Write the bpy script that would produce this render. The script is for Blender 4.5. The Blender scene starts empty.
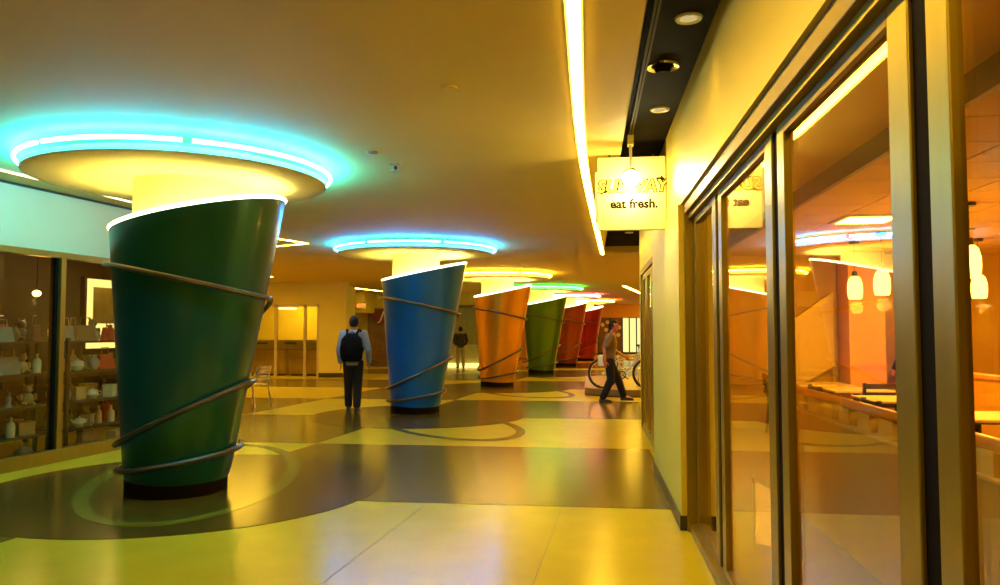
import bpy, bmesh, math, random
from mathutils import Vector, Matrix
PI = math.pi
random.seed(7)
S = bpy.context.scene
COL = S.collection

# ---------------------------------------------------------------- camera, world, exposure
cam_d = bpy.data.cameras.new('camera'); cam = bpy.data.objects.new('camera', cam_d); COL.objects.link(cam)
cam.location = (0, 0, 1.5)
cam.rotation_euler = (math.radians(90 + 2.9376), 0, math.radians(6.7448))
cam_d.sensor_width = 36; cam_d.lens = 27.36; cam_d.clip_start = 0.05; cam_d.clip_end = 200
S.camera = cam
S.view_settings.view_transform = 'Standard'; S.view_settings.look = 'None'
S.view_settings.gamma = 1.0; S.view_settings.exposure = 1.12
S.view_settings.use_curve_mapping = False
W = bpy.data.worlds.new('world'); S.world = W; W.use_nodes = True
W.node_tree.nodes['Background'].inputs[0].default_value = (1.0, 0.72, 0.2, 1)
W.node_tree.nodes['Background'].inputs[1].default_value = 0.02

LED_P = 23.5      # corridor light lines
UP_P = 30.0       # lamp rings inside the columns
ZC = 3.12         # corridor ceiling height

# ---------------------------------------------------------------- materials
MATS = {}
def mat(name, col, rough=0.5, metal=0.0, var=0.12, scale=6.0, coat=0.0, bump=0.0, spec=0.5, speck=None, stretch=None):
    if name in MATS: return MATS[name]
    m = bpy.data.materials.new(name); m.use_nodes = True
    nt = m.node_tree; b = nt.nodes['Principled BSDF']
    b.inputs['Roughness'].default_value = rough; b.inputs['Metallic'].default_value = metal
    b.inputs['Specular IOR Level'].default_value = spec
    b.inputs['Coat Weight'].default_value = coat; b.inputs['Coat Roughness'].default_value = 0.08
    tc = nt.nodes.new('ShaderNodeTexCoord'); mp = nt.nodes.new('ShaderNodeMapping')
    if stretch: mp.inputs['Scale'].default_value = stretch
    nt.links.new(tc.outputs['Object'], mp.inputs[0])
    no = nt.nodes.new('ShaderNodeTexNoise'); no.inputs['Scale'].default_value = scale; no.inputs['Detail'].default_value = 4
    nt.links.new(mp.outputs[0], no.inputs['Vector'])
    r = nt.nodes.new('ShaderNodeValToRGB')
    r.color_ramp.elements[0].position = 0.3; r.color_ramp.elements[1].position = 0.7
    r.color_ramp.elements[0].color = tuple(c * (1 - var) for c in col) + (1,)
    r.color_ramp.elements[1].color = tuple(min(1, c * (1 + var)) for c in col) + (1,)
    nt.links.new(no.outputs[0], r.inputs[0]); out = r.outputs[0]
    if speck:
        vo = nt.nodes.new('ShaderNodeTexVoronoi'); vo.inputs['Scale'].default_value = 55
        nt.links.new(mp.outputs[0], vo.inputs['Vector'])
        r2 = nt.nodes.new('ShaderNodeValToRGB'); r2.color_ramp.elements[0].position = 0.12; r2.color_ramp.elements[1].position = 0.3
        r2.color_ramp.elements[0].color = (1, 1, 1, 1); r2.color_ramp.elements[1].color = (0, 0, 0, 1)
        nt.links.new(vo.outputs['Distance'], r2.inputs[0])
        mx = nt.nodes.new('ShaderNodeMixRGB'); mx.inputs[2].default_value = tuple(speck) + (1,)
        mu = nt.nodes.new('ShaderNodeMath'); mu.operation = 'MULTIPLY'; mu.inputs[1].default_value = 0.35
        nt.links.new(r2.outputs[0], mu.inputs[0]); nt.links.new(mu.outputs[0], mx.inputs[0])
        nt.links.new(out, mx.inputs[1]); out = mx.outputs[0]
    nt.links.new(out, b.inputs['Base Color'])
    rr = nt.nodes.new('ShaderNodeMapRange'); rr.inputs[3].default_value = max(0.02, rough * 0.88); rr.inputs[4].default_value = min(1, rough * 1.12)
    nt.links.new(no.outputs[0], rr.inputs[0]); nt.links.new(rr.outputs[0], b.inputs['Roughness'])
    if bump:
        bp = nt.nodes.new('ShaderNodeBump'); bp.inputs['Strength'].default_value = bump; bp.inputs['Distance'].default_value = 0.01
        nt.links.new(no.outputs[0], bp.inputs['Height']); nt.links.new(bp.outputs[0], b.inputs['Normal'])
    MATS[name] = m; return m

def emit(name, col, power):
    if name in MATS: return MATS[name]
    m = bpy.data.materials.new(name); m.use_nodes = True; nt = m.node_tree
    nt.nodes.remove(nt.nodes['Principled BSDF'])
    e = nt.nodes.new('ShaderNodeEmission'); e.inputs[0].default_value = tuple(col) + (1,); e.inputs[1].default_value = power
    nt.links.new(e.outputs[0], nt.nodes['Material Output'].inputs[0])
    MATS[name] = m; return m

def glass(name, tint=(0.9, 0.9, 0.85), refl=1.0, base=0.04):
    m = bpy.data.materials.new(name); m.use_nodes = True; nt = m.node_tree
    nt.nodes.remove(nt.nodes['Principled BSDF'])
    g = nt.nodes.new('ShaderNodeNewGeometry'); d = nt.nodes.new('ShaderNodeVectorMath'); d.operation = 'DOT_PRODUCT'
    nt.links.new(g.outputs['Normal'], d.inputs[0]); nt.links.new(g.outputs['Incoming'], d.inputs[1])
    def mth(op, a, b=None):
        n = nt.nodes.new('ShaderNodeMath'); n.operation = op
        for i, v in enumerate((a, b)):
            if v is None: continue
            if isinstance(v, (int, float)): n.inputs[i].default_value = v
            else: nt.links.new(v, n.inputs[i])
        return n.outputs[0]
    f = mth('ABSOLUTE', d.outputs['Value']); f = mth('SUBTRACT', 1.0, f); f = mth('POWER', f, 5.0)
    f = mth('MULTIPLY', f, (1 - base) * refl); f = mth('ADD', f, base * refl)
    t = nt.nodes.new('ShaderNodeBsdfTransparent'); t.inputs[0].default_value = tuple(tint) + (1,)
    s = nt.nodes.new('ShaderNodeBsdfGlossy'); s.inputs['Roughness'].default_value = 0.0; s.inputs[0].default_value = (1, 1, 1, 1)
    mx = nt.nodes.new('ShaderNodeMixShader'); nt.links.new(f, mx.inputs[0]); nt.links.new(t.outputs[0], mx.inputs[1]); nt.links.new(s.outputs[0], mx.inputs[2])
    nt.links.new(mx.outputs[0], nt.nodes['Material Output'].inputs[0])
    MATS[name] = m; return m

M_LIGHT = mat('terrazzo_cream', (0.56, 0.42, 0.015), 0.23, var=0.04, scale=3, speck=(0.4, 0.3, 0.02), spec=0.25)
M_BAND = mat('terrazzo_brown', (0.165, 0.108, 0.006), 0.2, var=0.12, scale=3, speck=(0.26, 0.18, 0.02), spec=0.22)
M_DISC = mat('terrazzo_umber', (0.085, 0.052, 0.005), 0.2, var=0.12, scale=3, speck=(0.14, 0.09, 0.01), spec=0.2)
M_RING = mat('terrazzo_olive', (0.155, 0.155, 0.01), 0.2, var=0.12, scale=3, speck=(0.17, 0.17, 0.02), spec=0.3)
M_JOINT = mat('joint_filler', (0.30, 0.22, 0.015), 0.6, spec=.2)
M_CEIL = mat('ceiling_plaster', (0.75, 0.56, 0.145), 0.75, var=0.03, scale=1.2, bump=0.05)
M_WALL = mat('wall_cream', (0.74, 0.58, 0.07), 0.55, var=0.04, scale=1.5)
M_WALLG = mat('wall_gloss_yellow', (0.66, 0.50, 0.06), 0.38, var=0.05, scale=1.5)
M_ORANGE = mat('wall_orange', (0.85, 0.40, 0.015), 0.5, var=0.06, scale=2)
M_BLACK = mat('slot_black', (0.009, 0.006, 0.002), 0.85, var=0.2, spec=0.08)
M_DARK = mat('dark_gasket', (0.008, 0.004, 0.002), 0.8, spec=0.1)
M_FRAME = mat('bronze_anodised', (0.33, 0.235, 0.03), 0.36, metal=0.8, var=0.06, scale=2, stretch=(8, 8, 0.4))
M_FRAME2 = mat('bronze_header', (0.22, 0.13, 0.018), 0.42, metal=0.5, var=0.06, scale=3)
M_STEEL = mat('rod_steel', (0.17, 0.125, 0.07), 0.36, metal=0.9, var=0.1, scale=5)
M_ALU = mat('chair_aluminium', (0.82, 0.74, 0.52), 0.28, metal=0.9, var=0.05)
M_WHITE = mat('white_paint', (0.80, 0.74, 0.52), 0.5, var=0.03)
M_BASE = mat('baseboard_dark', (0.05, 0.035, 0.015), 0.4)
M_GLASS = glass('storefront_glass', (0.95, 0.90, 0.78))
M_GLASSL = glass('shop_glass', (0.92, 0.88, 0.75))
M_WOOD = mat('wood_brown', (0.22, 0.10, 0.03), 0.4, var=0.3, scale=3, stretch=(1, 1, 8))
M_WOODO = mat('rail_wood', (0.75, 0.33, 0.06), 0.3, var=0.15, scale=3, stretch=(8, 1, 8))
M_TABLE = mat('table_top_cream', (0.78, 0.58, 0.18), 0.35, var=0.04)
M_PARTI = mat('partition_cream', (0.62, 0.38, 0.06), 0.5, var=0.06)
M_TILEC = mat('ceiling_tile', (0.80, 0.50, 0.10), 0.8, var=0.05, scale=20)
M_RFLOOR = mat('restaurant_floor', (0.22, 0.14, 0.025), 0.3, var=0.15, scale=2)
M_LED = emit('led_warm', (1.0, 0.61, 0.045), LED_P)
M_UPL = emit('uplight_warm', (1.0, 0.76, 0.13), UP_P)
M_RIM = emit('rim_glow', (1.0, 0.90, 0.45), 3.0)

# ---------------------------------------------------------------- mesh helpers
class MB:
    def __init__(s): s.v = []; s.f = []
    def add(s, vs, fs):
        n = len(s.v); s.v += [tuple(p) for p in vs]; s.f += [[i + n for i in f] for f in fs]; return s
    def box(s, x0, x1, y0, y1, z0, z1, T=None):
        vs = [Vector((x, y, z)) for x in (x0, x1) for y in (y0, y1) for z in (z0, z1)]
        if T: vs = [T @ v for v in vs]
        return s.add(vs, [[0, 1, 3, 2], [4, 6, 7, 5], [0, 4, 5, 1], [2, 3, 7, 6], [0, 2, 6, 4], [1, 5, 7, 3]])
    def prism(s, pts, z0, z1, T=None):
        n = len(pts); vs = [Vector((p[0], p[1], z0)) for p in pts] + [Vector((p[0], p[1], z1)) for p in pts]
        if T: vs = [T @ v for v in vs]
        return s.add(vs, [list(range(n))[::-1], list(range(n, 2 * n))] + [[i, (i + 1) % n, n + (i + 1) % n, n + i] for i in range(n)])
    def lathe(s, prof, n=32, T=None, closed=False):
        m = len(prof); vs = []
        for k in range(n):
            a = 2 * PI * k / n
            for r, z in prof: vs.append(Vector((r * math.cos(a), r * math.sin(a), z)))
        if T: vs = [T @ v for v in vs]
        fs = []
        for k in range(n):
            k2 = (k + 1) % n
            for j in range(m if closed else m - 1):
                j2 = (j + 1) % m
                fs.append([k * m + j, k2 * m + j, k2 * m + j2, k * m + j2])
        return s.add(vs, fs)
    def tube(s, path, r, n=8, closed=False, caps=True):
        P = [Vector(p) for p in path]; m = len(P)
        rs = r if isinstance(r, (list, tuple)) else [r] * m
        t0 = (P[1] - P[0]).normalized()
        up = Vector((0, 0, 1)) if abs(t0.z) < 0.9 else Vector((1, 0, 0))
        nrm = t0.cross(up).normalized(); vs = []
        for i in range(m):
            a = P[(i - 1) % m] if (closed or i > 0) else P[0]; b = P[(i + 1) % m] if (closed or i < m - 1) else P[-1]
            t = (b - a).normalized(); nrm = (nrm - t * nrm.dot(t)).normalized(); bn = t.cross(nrm)
            for k in range(n):
                an = 2 * PI * k / n
                vs.append(P[i] + (nrm * math.cos(an) + bn * math.sin(an)) * rs[i])
        fs = []
        for i in range(m if closed else m - 1):
            i2 = (i + 1) % m
            for k in range(n): fs.append([i * n + k, i2 * n + k, i2 * n + (k + 1) % n, i * n + (k + 1) % n])
        if caps and not closed: fs += [list(range(n)), [(m - 1) * n + k for k in range(n)][::-1]]
        return s.add(vs, fs)
    def ell(s, c, r, n=14, T=None):
        c = Vector(c); vs = []; h = n // 2; r = (r, r, r) if isinstance(r, (int, float)) else r
        for i in range(1, h):
            ph = PI * i / h
            for k in range(n):
                a = 2 * PI * k / n
                vs.append(Vector((r[0] * math.sin(ph) * math.cos(a), r[1] * math.sin(ph) * math.sin(a), r[2] * math.cos(ph))))
        vs += [Vector((0, 0, r[2])), Vector((0, 0, -r[2]))]
        if T: vs = [T @ v for v in vs]
        vs = [v + c for v in vs]
        fs = []
        for i in range(h - 2):
            for k in range(n): fs.append([i * n + k, (i + 1) * n + k, (i + 1) * n + (k + 1) % n, i * n + (k + 1) % n])
        t = len(vs) - 2
        for k in range(n):
            fs.append([t, k, (k + 1) % n]); fs.append([t + 1, (h - 2) * n + (k + 1) % n, (h - 2) * n + k])
        return s.add(vs, fs)
    def mesh(s, name, m, smooth=False):
        me = bpy.data.meshes.new(name); me.from_pydata(s.v, [], s.f)
        bm = bmesh.new(); bm.from_mesh(me); bmesh.ops.recalc_face_normals(bm, faces=bm.faces); bm.to_mesh(me); bm.free()
        if m: me.materials.append(m)
        if smooth:
            for p in me.polygons: p.use_smooth = True
            try: me.set_sharp_from_angle(angle=math.radians(40))
            except Exception: pass
        return me
    def build(s, name, m, parent=None, smooth=False, bevel=0.0):
        o = bpy.data.objects.new(name, s.mesh(name, m, smooth)); COL.objects.link(o)
        if parent: o.parent = parent
        if bevel:
            b = o.modifiers.new('bevel', 'BEVEL'); b.width = bevel; b.segments = 2; b.limit_method = 'ANGLE'
        return o
def obj(name, me, parent=None, loc=(0, 0, 0), rot=(0, 0, 0), scale=None):
    o = bpy.data.objects.new(name, me); COL.objects.link(o); o.location = loc; o.rotation_euler = rot
    if scale: o.scale = scale
    if parent: o.parent = parent
    return o
def tag(o, label=None, cat=None, group=None, kind=None):
    if label: o['label'] = label
    if cat: o['category'] = cat
    if group: o['group'] = group
    if kind: o['kind'] = kind
    return o
def thing(name, label, cat, loc=(0, 0, 0), rz=0, group=None):
    o = bpy.data.objects.new(name, None); COL.objects.link(o); o.empty_display_size = 0.1
    o.location = loc; o.rotation_euler = (0, 0, rz); return tag(o, label, cat, group)
def struct(o, label=None):
    o['kind'] = 'structure'
    if label: o['label'] = label
    return o
def sroot(name, loc=(0, 0, 0), rz=0, label=None):
    o = bpy.data.objects.new(name, None); COL.objects.link(o); o.location = loc; o.rotation_euler = (0, 0, rz); return struct(o, label)
def copy_tree(o, parent=None, mats=None):
    c = o.copy(); COL.objects.link(c); c.parent = parent
    for ch in list(o.children): copy_tree(ch, c)
    return c
def text_mesh(body, size, shear=0.0, extrude=0.002, offset=0.0, m=None, spacing=1.0):
    cu = bpy.data.curves.new('lettering', 'FONT'); cu.body = body; cu.size = size; cu.shear = shear
    cu.extrude = extrude; cu.offset = offset; cu.align_x = 'CENTER'; cu.align_y = 'CENTER'; cu.space_character = spacing; cu.resolution_u = 3
    t = bpy.data.objects.new('tmp', cu); COL.objects.link(t)
    dg = bpy.context.evaluated_depsgraph_get(); me = bpy.data.meshes.new_from_object(t.evaluated_get(dg))
    bpy.data.objects.remove(t); me.materials.clear(); me.materials.append(m); return me
def ordinal(i): return ['first', 'second', 'third', 'fourth', 'fifth', 'sixth', 'seventh', 'eighth', 'ninth', 'tenth', 'eleventh', 'twelfth', 'thirteenth', 'fourteenth', 'fifteenth'][i]

# ================================================================ SETTING
# ---- floor with terrazzo inlays
floor = struct(MB().box(-16, 10, -6, 50, -0.2, 0).build('floor', M_LIGHT), 'polished yellow cream terrazzo floor with dark curved inlays')
COLS = [(-3.90, 6.88), (-3.25, 13.99), (-2.55, 20.9), (-1.75, 27.3), (-1.05, 33.4), (-0.26, 39.3)]
def xl(y): return -3.96 + 0.105 * (y - 7.0)
def quad(y0, y1, a0, a1, b0, b1): return [(a0, y0), (b0, y0), (b1, y1), (a1, y1)]
P = 3.31; Y0 = 6.62
for k in range(-4, 14):
    y0, y1 = Y0 + k * P, Y0 + (k + 1) * P
    if y0 > 47: break
    if k % 2 == 0:
        xr = 0.74 if y1 < 12.5 else 8.0
        MB().prism(quad(y0, y1, xl(y0), xl(y1), xr, xr), 0, 0.002).build('floor_band', M_BAND, floor)
        if y0 > 12: MB().prism(quad(y0, y1, -12, -12, xl(y0) - 2.9, xl(y1) - 2.9), 0, 0.002).build('floor_band', M_BAND, floor)
    else:
        a = lambda y: max(-6.9 + .13 * (y - 2.0), xl(y) - 2.9) if y < 11 else xl(y) - 2.9
        MB().prism(quad(y0, y1, a(y0), a(y1), xl(y0), xl(y1)), 0, 0.002).build('floor_band', M_BAND, floor)
DISC = [(-3.9, 7.05), (-3.05, 13.45), (-2.35, 20.4), (-1.6, 26.9), (-0.95, 33.0)]
RING = [((-4.07, 7.637), (2.17, 1.02), (2.05, 0.87), -72), ((-2.3, 12.21), (2.0, 1.0), (1.83, 0.87), -59), ((-1.7, 19.0), (2.0, 1.0), (1.83, 0.87), -59), ((-1.0, 25.6), (2.0, 1.0), (1.83, 0.87), -59)]
for c in DISC:
    MB().prism([(c[0] + 1.9 * math.cos(2 * PI * i / 72), c[1] + 1.9 * math.sin(2 * PI * i / 72)) for i in range(72)], 0, 0.004).build('floor_disc', M_DISC, floor)
for c, so, si, ang in RING:
    ca, sa = math.cos(math.radians(ang)), math.sin(math.radians(ang)); vs = []; fs = []; n = 72
    for i in range(n):
        t = 2 * PI * i / n
        for (ra, rb) in (so, si):
            p, q = ra * math.cos(t), rb * math.sin(t)
            for z in (0.001, 0.006): vs.append((c[0] + p * ca - q * sa, c[1] + p * sa + q * ca, z))
    for i in range(n):
        j = (i + 1) % n; a, b = 4 * i, 4 * j
        fs += [[a + 1, b + 1, b + 3, a + 3], [a, a + 1, b + 1, b], [a + 2, b + 2, b + 3, a + 3]]
    MB().add(vs, fs).build('floor_ring', M_RING, floor)
for x0, x1 in ((-1.43, -1.75), (-0.25, -0.45)):
    MB().prism([(x0, 6.6), (x0 + .006, 6.6), (x1 + .006, 2.5), (x1, 2.5)], 0, 0.0012).build('floor_joint', M_JOINT, floor)

# ---- ceiling with the dark slot
c = MB()
c.box(-16, 0.29, -6, 15.8, ZC, ZC + .3); c.box(-16, 10, 15.8, 50, ZC, ZC + .3); c.box(1.02, 10, 12.4, 15.8, ZC, ZC + .3)
ceil = struct(c.build('ceiling', M_CEIL), 'smooth plaster ceiling of the corridor')
struct(MB().box(0.29, 1.02, -6, 15.8, ZC + .14, ZC + .3).box(0.286, 0.292, -6, 15.8, ZC, ZC + .14).build('trim_1', M_BLACK), 'dark recessed slot in the ceiling along the storefront')

# ---- right side: header wall, pilaster
wr = MB(); wr.box(0.70, 0.95, -6, 8.4, 2.48, ZC + .3); wr.box(0.80, 0.95, 8.4, 12.4, 2.46, ZC + .3)
struct(wr.build('wall_right', M_WALLG), 'glossy yellow wall above the storefront')
pil = struct(MB().box(0.68, 0.98, 5.95, 8.4, 0, 2.48).box(0.80, 0.98, 12.15, 12.4, 0, 2.46).build('wall_right_pier', M_WALL), 'cream pier between the two storefronts')
struct(MB().box(0.668, 0.98, 5.94, 8.41, 0, 0.11).build('baseboard_right', M_BASE), 'dark baseboard at the foot of the cream pier')

def storefront(name, label, y0, y1, gaps, xf, xg, head=2.48):
    r = sroot(name, (0, 0, 0), 0, label)
    MB().box(xf, xg + .06, y0, y1, head - .085, head).build('head_frame', M_FRAME2, r, bevel=.004)
    MB().box(xf + .03, xg + .05, y0, y1, head - .12, head - .085).build('head_bead', M_FRAME, r)
    MB().box(xf + .015, xg + .06, y0, y1, 0, 0.06).build('sill_track', M_FRAME, r, bevel=.004)
    MB().box(xf, xg + .06, y1 - .05, y1, 0, head - .085).build('jamb', M_FRAME, r, bevel=.004)
    zt = head - .12; xs = xg - .025
    edges = []
    for g in gaps:
        MB().box(xs + .012, xg + .008, g - .05, g + .05, 0.06, zt).build('gasket', M_DARK, r)
        MB().box(xs, xg + .008, g + .05, g + .18, 0.06, zt).build('stile', M_FRAME, r, bevel=.004)
        MB().box(xs, xg + .008, g - .16, g - .05, 0.06, zt).build('stile', M_FRAME, r, bevel=.004)
        edges.append((g - .16, g + .18))
    MB().box(xs, xg + .03, y1 - .19, y1 - .09, 0.06, zt).build('stile', M_FRAME, r, bevel=.004)
    MB().box(xs + .012, xg + .03, y1 - .09, y1 - .05, 0.06, zt).build('gasket', M_DARK, r)
    bounds = [y0] + [e for g in edges for e in g] + [y1 - .19]
    for i in range(0, len(bounds), 2):
        a, b = bounds[i], bounds[i + 1]
        MB().box(xg - .004, xg + .004, a, b, 0.10, zt - .05).build('pane', M_GLASS, r)
        MB().box(xs, xg + .03, a, b, 0.06, 0.10).build('bottom_rail', M_FRAME, r)
        MB().box(xs, xg + .03, a, b, zt - .05, zt).build('top_rail', M_FRAME2, r)
    return r
storefront('window_1', 'near bronze-framed folding glass storefront of the restaurant', -2.6, 5.95, [-1.0, 0.45, 1.905, 3.33, 4.815], 0.72, 0.81)
storefront('window_2', 'far bronze-framed glass storefront beyond the cream pier', 8.4, 12.15, [9.3, 10.25, 11.2], 0.79, 0.84, 2.46)

# ---- left side: shop window along an angled wall
LS = 0.13; LA = math.atan(LS)
def lw(y, off=0.0):   # point on the left wall line at world y, off metres behind it
    n = math.hypot(1, LS)
    return (-6.2 + LS * (y - 7.4) - off / n, y + off * LS / n)
def lbox(mb, y0, y1, o0, o1, z0, z1):
    pts = [lw(y0, o0), lw(y1, o0), lw(y1, o1), lw(y0, o1)]
    return mb.prism(pts, z0, z1)
LY0, LY1 = 0.5, 10.9
m = MB(); lbox(m, -6, LY1, 0, .25, 2.42, ZC - .035); lbox(m, -6, LY0, 0, .25, 0, 2.42); lbox(m, LY1 - .3, LY1, 0, .25, 0, 2.42)
struct(m.build('wall_left', mat('fascia_cream', (0.56, 0.50, 0.26), 0.5, var=.04, scale=1.5)), 'pale wall above the gift shop window')
m = MB(); lbox(m, -6, LY1, .03, .25, ZC - .035, ZC); struct(m.build('trim_2', M_BASE), 'dark shadow gap between left wall and ceiling')
w2 = sroot('window_3', label='gift shop display window with bronze frame on the left')
m = MB(); lbox(m, LY0, LY1 - .3, -.03, .1, 0, 0.15); m.build('sill', M_FRAME, w2, bevel=.004)
m = MB(); lbox(m, LY0, LY1 - .3, -.02, .1, 2.35, 2.42); m.build('head_frame', M_FRAME, w2, bevel=.004)
ML = [1.9, 4.0, 6.05, 8.17, 10.4]
for y in ML:
    m = MB(); lbox(m, y - .035, y + .035, -.025, .1, .15, 2.35); m.build('mullion', M_FRAME, w2, bevel=.004)
    m = MB(); lbox(m, y - .07, y - .035, .02, .1, .15, 2.35); m.build('gasket', M_DARK, w2)
ed = [LY0] + ML
for i in range(len(ed) - 1):
    m = MB(); lbox(m, ed[i] + .035, ed[i + 1] - .07, .035, .043, .15, 2.35); m.build('pane', M_GLASSL, w2)

# gift shop interior shell
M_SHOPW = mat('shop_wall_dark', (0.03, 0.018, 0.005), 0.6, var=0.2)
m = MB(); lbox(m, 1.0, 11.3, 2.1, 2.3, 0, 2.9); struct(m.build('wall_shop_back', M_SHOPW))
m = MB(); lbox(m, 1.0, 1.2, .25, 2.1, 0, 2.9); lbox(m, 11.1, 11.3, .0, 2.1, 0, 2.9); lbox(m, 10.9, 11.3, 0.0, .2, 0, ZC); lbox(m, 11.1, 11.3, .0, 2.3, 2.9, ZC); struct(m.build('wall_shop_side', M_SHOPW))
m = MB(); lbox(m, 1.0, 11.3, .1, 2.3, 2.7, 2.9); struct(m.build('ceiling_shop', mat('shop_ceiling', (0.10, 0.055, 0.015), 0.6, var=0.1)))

# ---- far left wall with glazed doors
def wallbox(name, mtl, boxes, label=None):
    m = MB()
    for b in boxes: m.box(*b)
    return struct(m.build(name, mtl), label)
wallbox('wall_back_left', M_WALL, [(-16, -8.86, 24.2, 24.5, 2.40, ZC), (-8.86, -7.95, 24.2, 24.5, 0, ZC)], 'cream wall beside the glazed doors')
struct(MB().box(-8.86, -7.94, 24.17, 24.2, 0, .14).build('baseboard_back', M_BASE))
M_GLASSD = glass('door_glass', (0.82, 0.78, 0.55))
M_FROST = mat('door_frost_band', (0.45, 0.37, 0.14), 0.5)
M_DFRAME = mat('door_frame_gold', (0.62, 0.48, 0.18), 0.4, metal=0.3, var=0.06)
dr = sroot('door_1', label='glazed doors in a pale frame on the far left')
for x in (-13.2, -11.7, -10.36, -9.36, -8.90):
    MB().box(x - .04, x + .04, 24.2, 24.32, 0, 2.40).build('door_post', M_DFRAME, dr)
MB().box(-13.2, -8.86, 24.2, 24.32, 2.32, 2.40).build('door_head', M_DFRAME, dr)
xs = (-13.2, -11.7, -10.36, -9.36, -8.90)
for a, b in zip(xs[:-1], xs[1:]):
    MB().box(a + .04, b - .04, 24.25, 24.26, .02, 2.32).build('pane', M_GLASSD, dr)
    MB().box(a + .04, b - .04, 24.262, 24.268, .92, 1.22).build('frosted_band', M_FROST, dr)
    if b - a > .5: MB().box(a + .3, b - .3, 24.24, 24.249, 1.08, 1.15).build('push_bar', M_BASE, dr)
wallbox('wall_office', M_WALL, [(-16, -8.6, 27.0, 27.2, 0, ZC), (-8.8, -8.6, 24.5, 27, 0, ZC)])
M_CAB = mat('cabinet_tan', (0.52, 0.37, 0.10), 0.45, var=0.15, scale=3, stretch=(1, 1, .2))
for i, x in enumerate((-12.97, -11.58, -10.19)):
    t = thing('low_cabinet', 'tan low cabinet behind the glazed doors, %s from the left' % ordinal(i), 'cabinet', (x + .65, 25.2, 0))
    MB().box(-.64, .64, -.25, .25, 0.06, .88).build('body', M_CAB, t); MB().box(-.66, .66, -.28, .26, .88, .92).build('top', M_WOOD, t)
    MB().box(-.6, -.02, -.27, -.25, .1, .84).build('door', M_CAB, t); MB().box(.02, .6, -.27, -.25, .1, .84).build('door', M_CAB, t)
    MB().box(-.6, .6, -.22, .2, 0, .06).build('plinth', M_BASE, t)
t = thing('ring_ceiling_lamp', 'glowing oval ceiling lamp seen through the glazed doors', 'lamp', (-10.35, 25.1, 2.26))
MB().lathe([(.30, 0), (.34, .03), (.30, .06), (.26, .03)], 32, closed=True).build('tube', emit('office_ring', (1, .85, .45), 2), t, True)
for a in (0, 2.09, 4.19):
    MB().tube([(.3 * math.cos(a), .3 * math.sin(a), .05), (0, 0, .6), (0, 0, .84)], .006, 6).build('hanger', M_BASE, t)
d = bpy.data.lights.new('office_light', 'AREA'); d.energy = 60; d.color = (1, .74, .15); d.size = .9
o = bpy.data.objects.new('office_light', d); COL.objects.link(o); o.location = (0, .6, .80); o.parent = t

# ---- back wall behind the columns
M_BROWN = mat('shopfront_brown', (0.20, 0.12, 0.045), 0.5, var=0.25, scale=2)
wallbox('wall_back', M_WALL, [(-12, -4.2, 32.0, 32.3, 0, ZC), (-4.3, -4.1, 32.3, 46, 0, ZC)], 'yellow back wall beyond the columns')
wallbox('wall_back_soffit', M_WALL, [(-10.6, -9.2, 30.2, 32.0, 2.28, ZC)])
sf = sroot('window_4', label='brown far shopfront with an oval sign')
MB().box(-9.5, -6.7, 31.85, 32, 0, 2.5).build('facade', M_BROWN, sf)
for i in range(4):
    MB().box(-9.4 + i * .68, -8.85 + i * .68, 31.82, 31.85, .15, 1.0).build('panel', M_WOOD, sf)
gp = sroot('window_5', label='frosted glass partition with bright sill')
MB().box(-6.5, -4.25, 31.9, 32.0, 0.0, 2.5).build('back_panel', mat('partition_olive', (0.34, 0.28, 0.07), 0.5), gp)
MB().box(-6.5, -4.25, 31.84, 31.9, 0.12, .95).build('frosted_panel', mat('frosted_pale', (0.52, 0.44, 0.16), 0.6), gp)
MB().box(-6.55, -4.2, 31.7, 31.9, 0, .16).build('sill', emit('sill_glow', (1, .80, .18), .95), gp)  # pale sill given its own glow in place of light on it
MB().box(-6.55, -4.2, 31.8, 31.9, 2.5, 2.62).build('head_frame', M_FRAME2, gp)
# ---- far end wall
M_BULK = mat('bulkhead_orange', (0.80, 0.42, 0.05), 0.5, var=0.05)
wallbox('wall_far', M_BULK, [(-4.1, 10, 46, 46.3, 2.33, ZC), (-4.1, 0.5, 46, 46.3, 0, 2.33), (3.6, 10, 46, 46.3, 0, 2.33)], 'orange bulkhead above the far shop')
fs_ = sroot('window_6', label='far shop front with brightly lit pale panes')
for x0, x1 in ((1.95, 2.30), (2.36, 2.72), (2.78, 3.3)):
    MB().box(x0, x1, 46.02, 46.05, .28, 2.3).build('lit_pane', emit('pane_glow', (1.0, .92, .32), .5), fs_)
for x in (.5, 1.2, 1.92, 2.33, 2.75, 3.35):
    MB().box(x - .035, x + .035, 45.96, 46.06, 0, 2.33).build('mullion', M_BASE, fs_)
MB().box(.5, 3.6, 45.9, 46.06, .14, .28).build('counter_rail', M_BASE, fs_)
MB().box(.5, 3.6, 46.06, 46.3, 0, 2.33).build('back_panel', M_WOOD, fs_)
MB().box(.5, 3.6, 45.7, 45.95, 0, .14).build('counter_front', M_WALL, fs_)
plate = MB().lathe([(0, -.01), (.09, -.01), (.12, .015), (0, .015)], 16, T=Matrix.Rotation(PI / 2, 4, 'X')).mesh('wall_plate', M_WHITE, True)
for i, (px_, pz_) in enumerate(((.75, 1.9), (.96, 1.6), (1.05, 2.05), (1.36, 1.2), (1.43, 1.6), (1.5, 1.98), (1.68, 1.3), (1.76, 1.75))):
    tag(obj('wall_plate', plate, None, (px_, 46.03, pz_)), 'pale round plate on the dark wall of the far shop, %s from the left' % ordinal(i), 'plate', 'plates in the far shop')
wallbox('wall_right_far', M_WALL, [(8, 8.3, 12.4, 46, 0, ZC)])
wallbox('wall_behind', M_WALL, [(-16, 10, -6.3, -6, 0, ZC)])
wallbox('wall_left_far', M_WALL, [(-16.3, -16, -6, 50, 0, ZC)])

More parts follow.
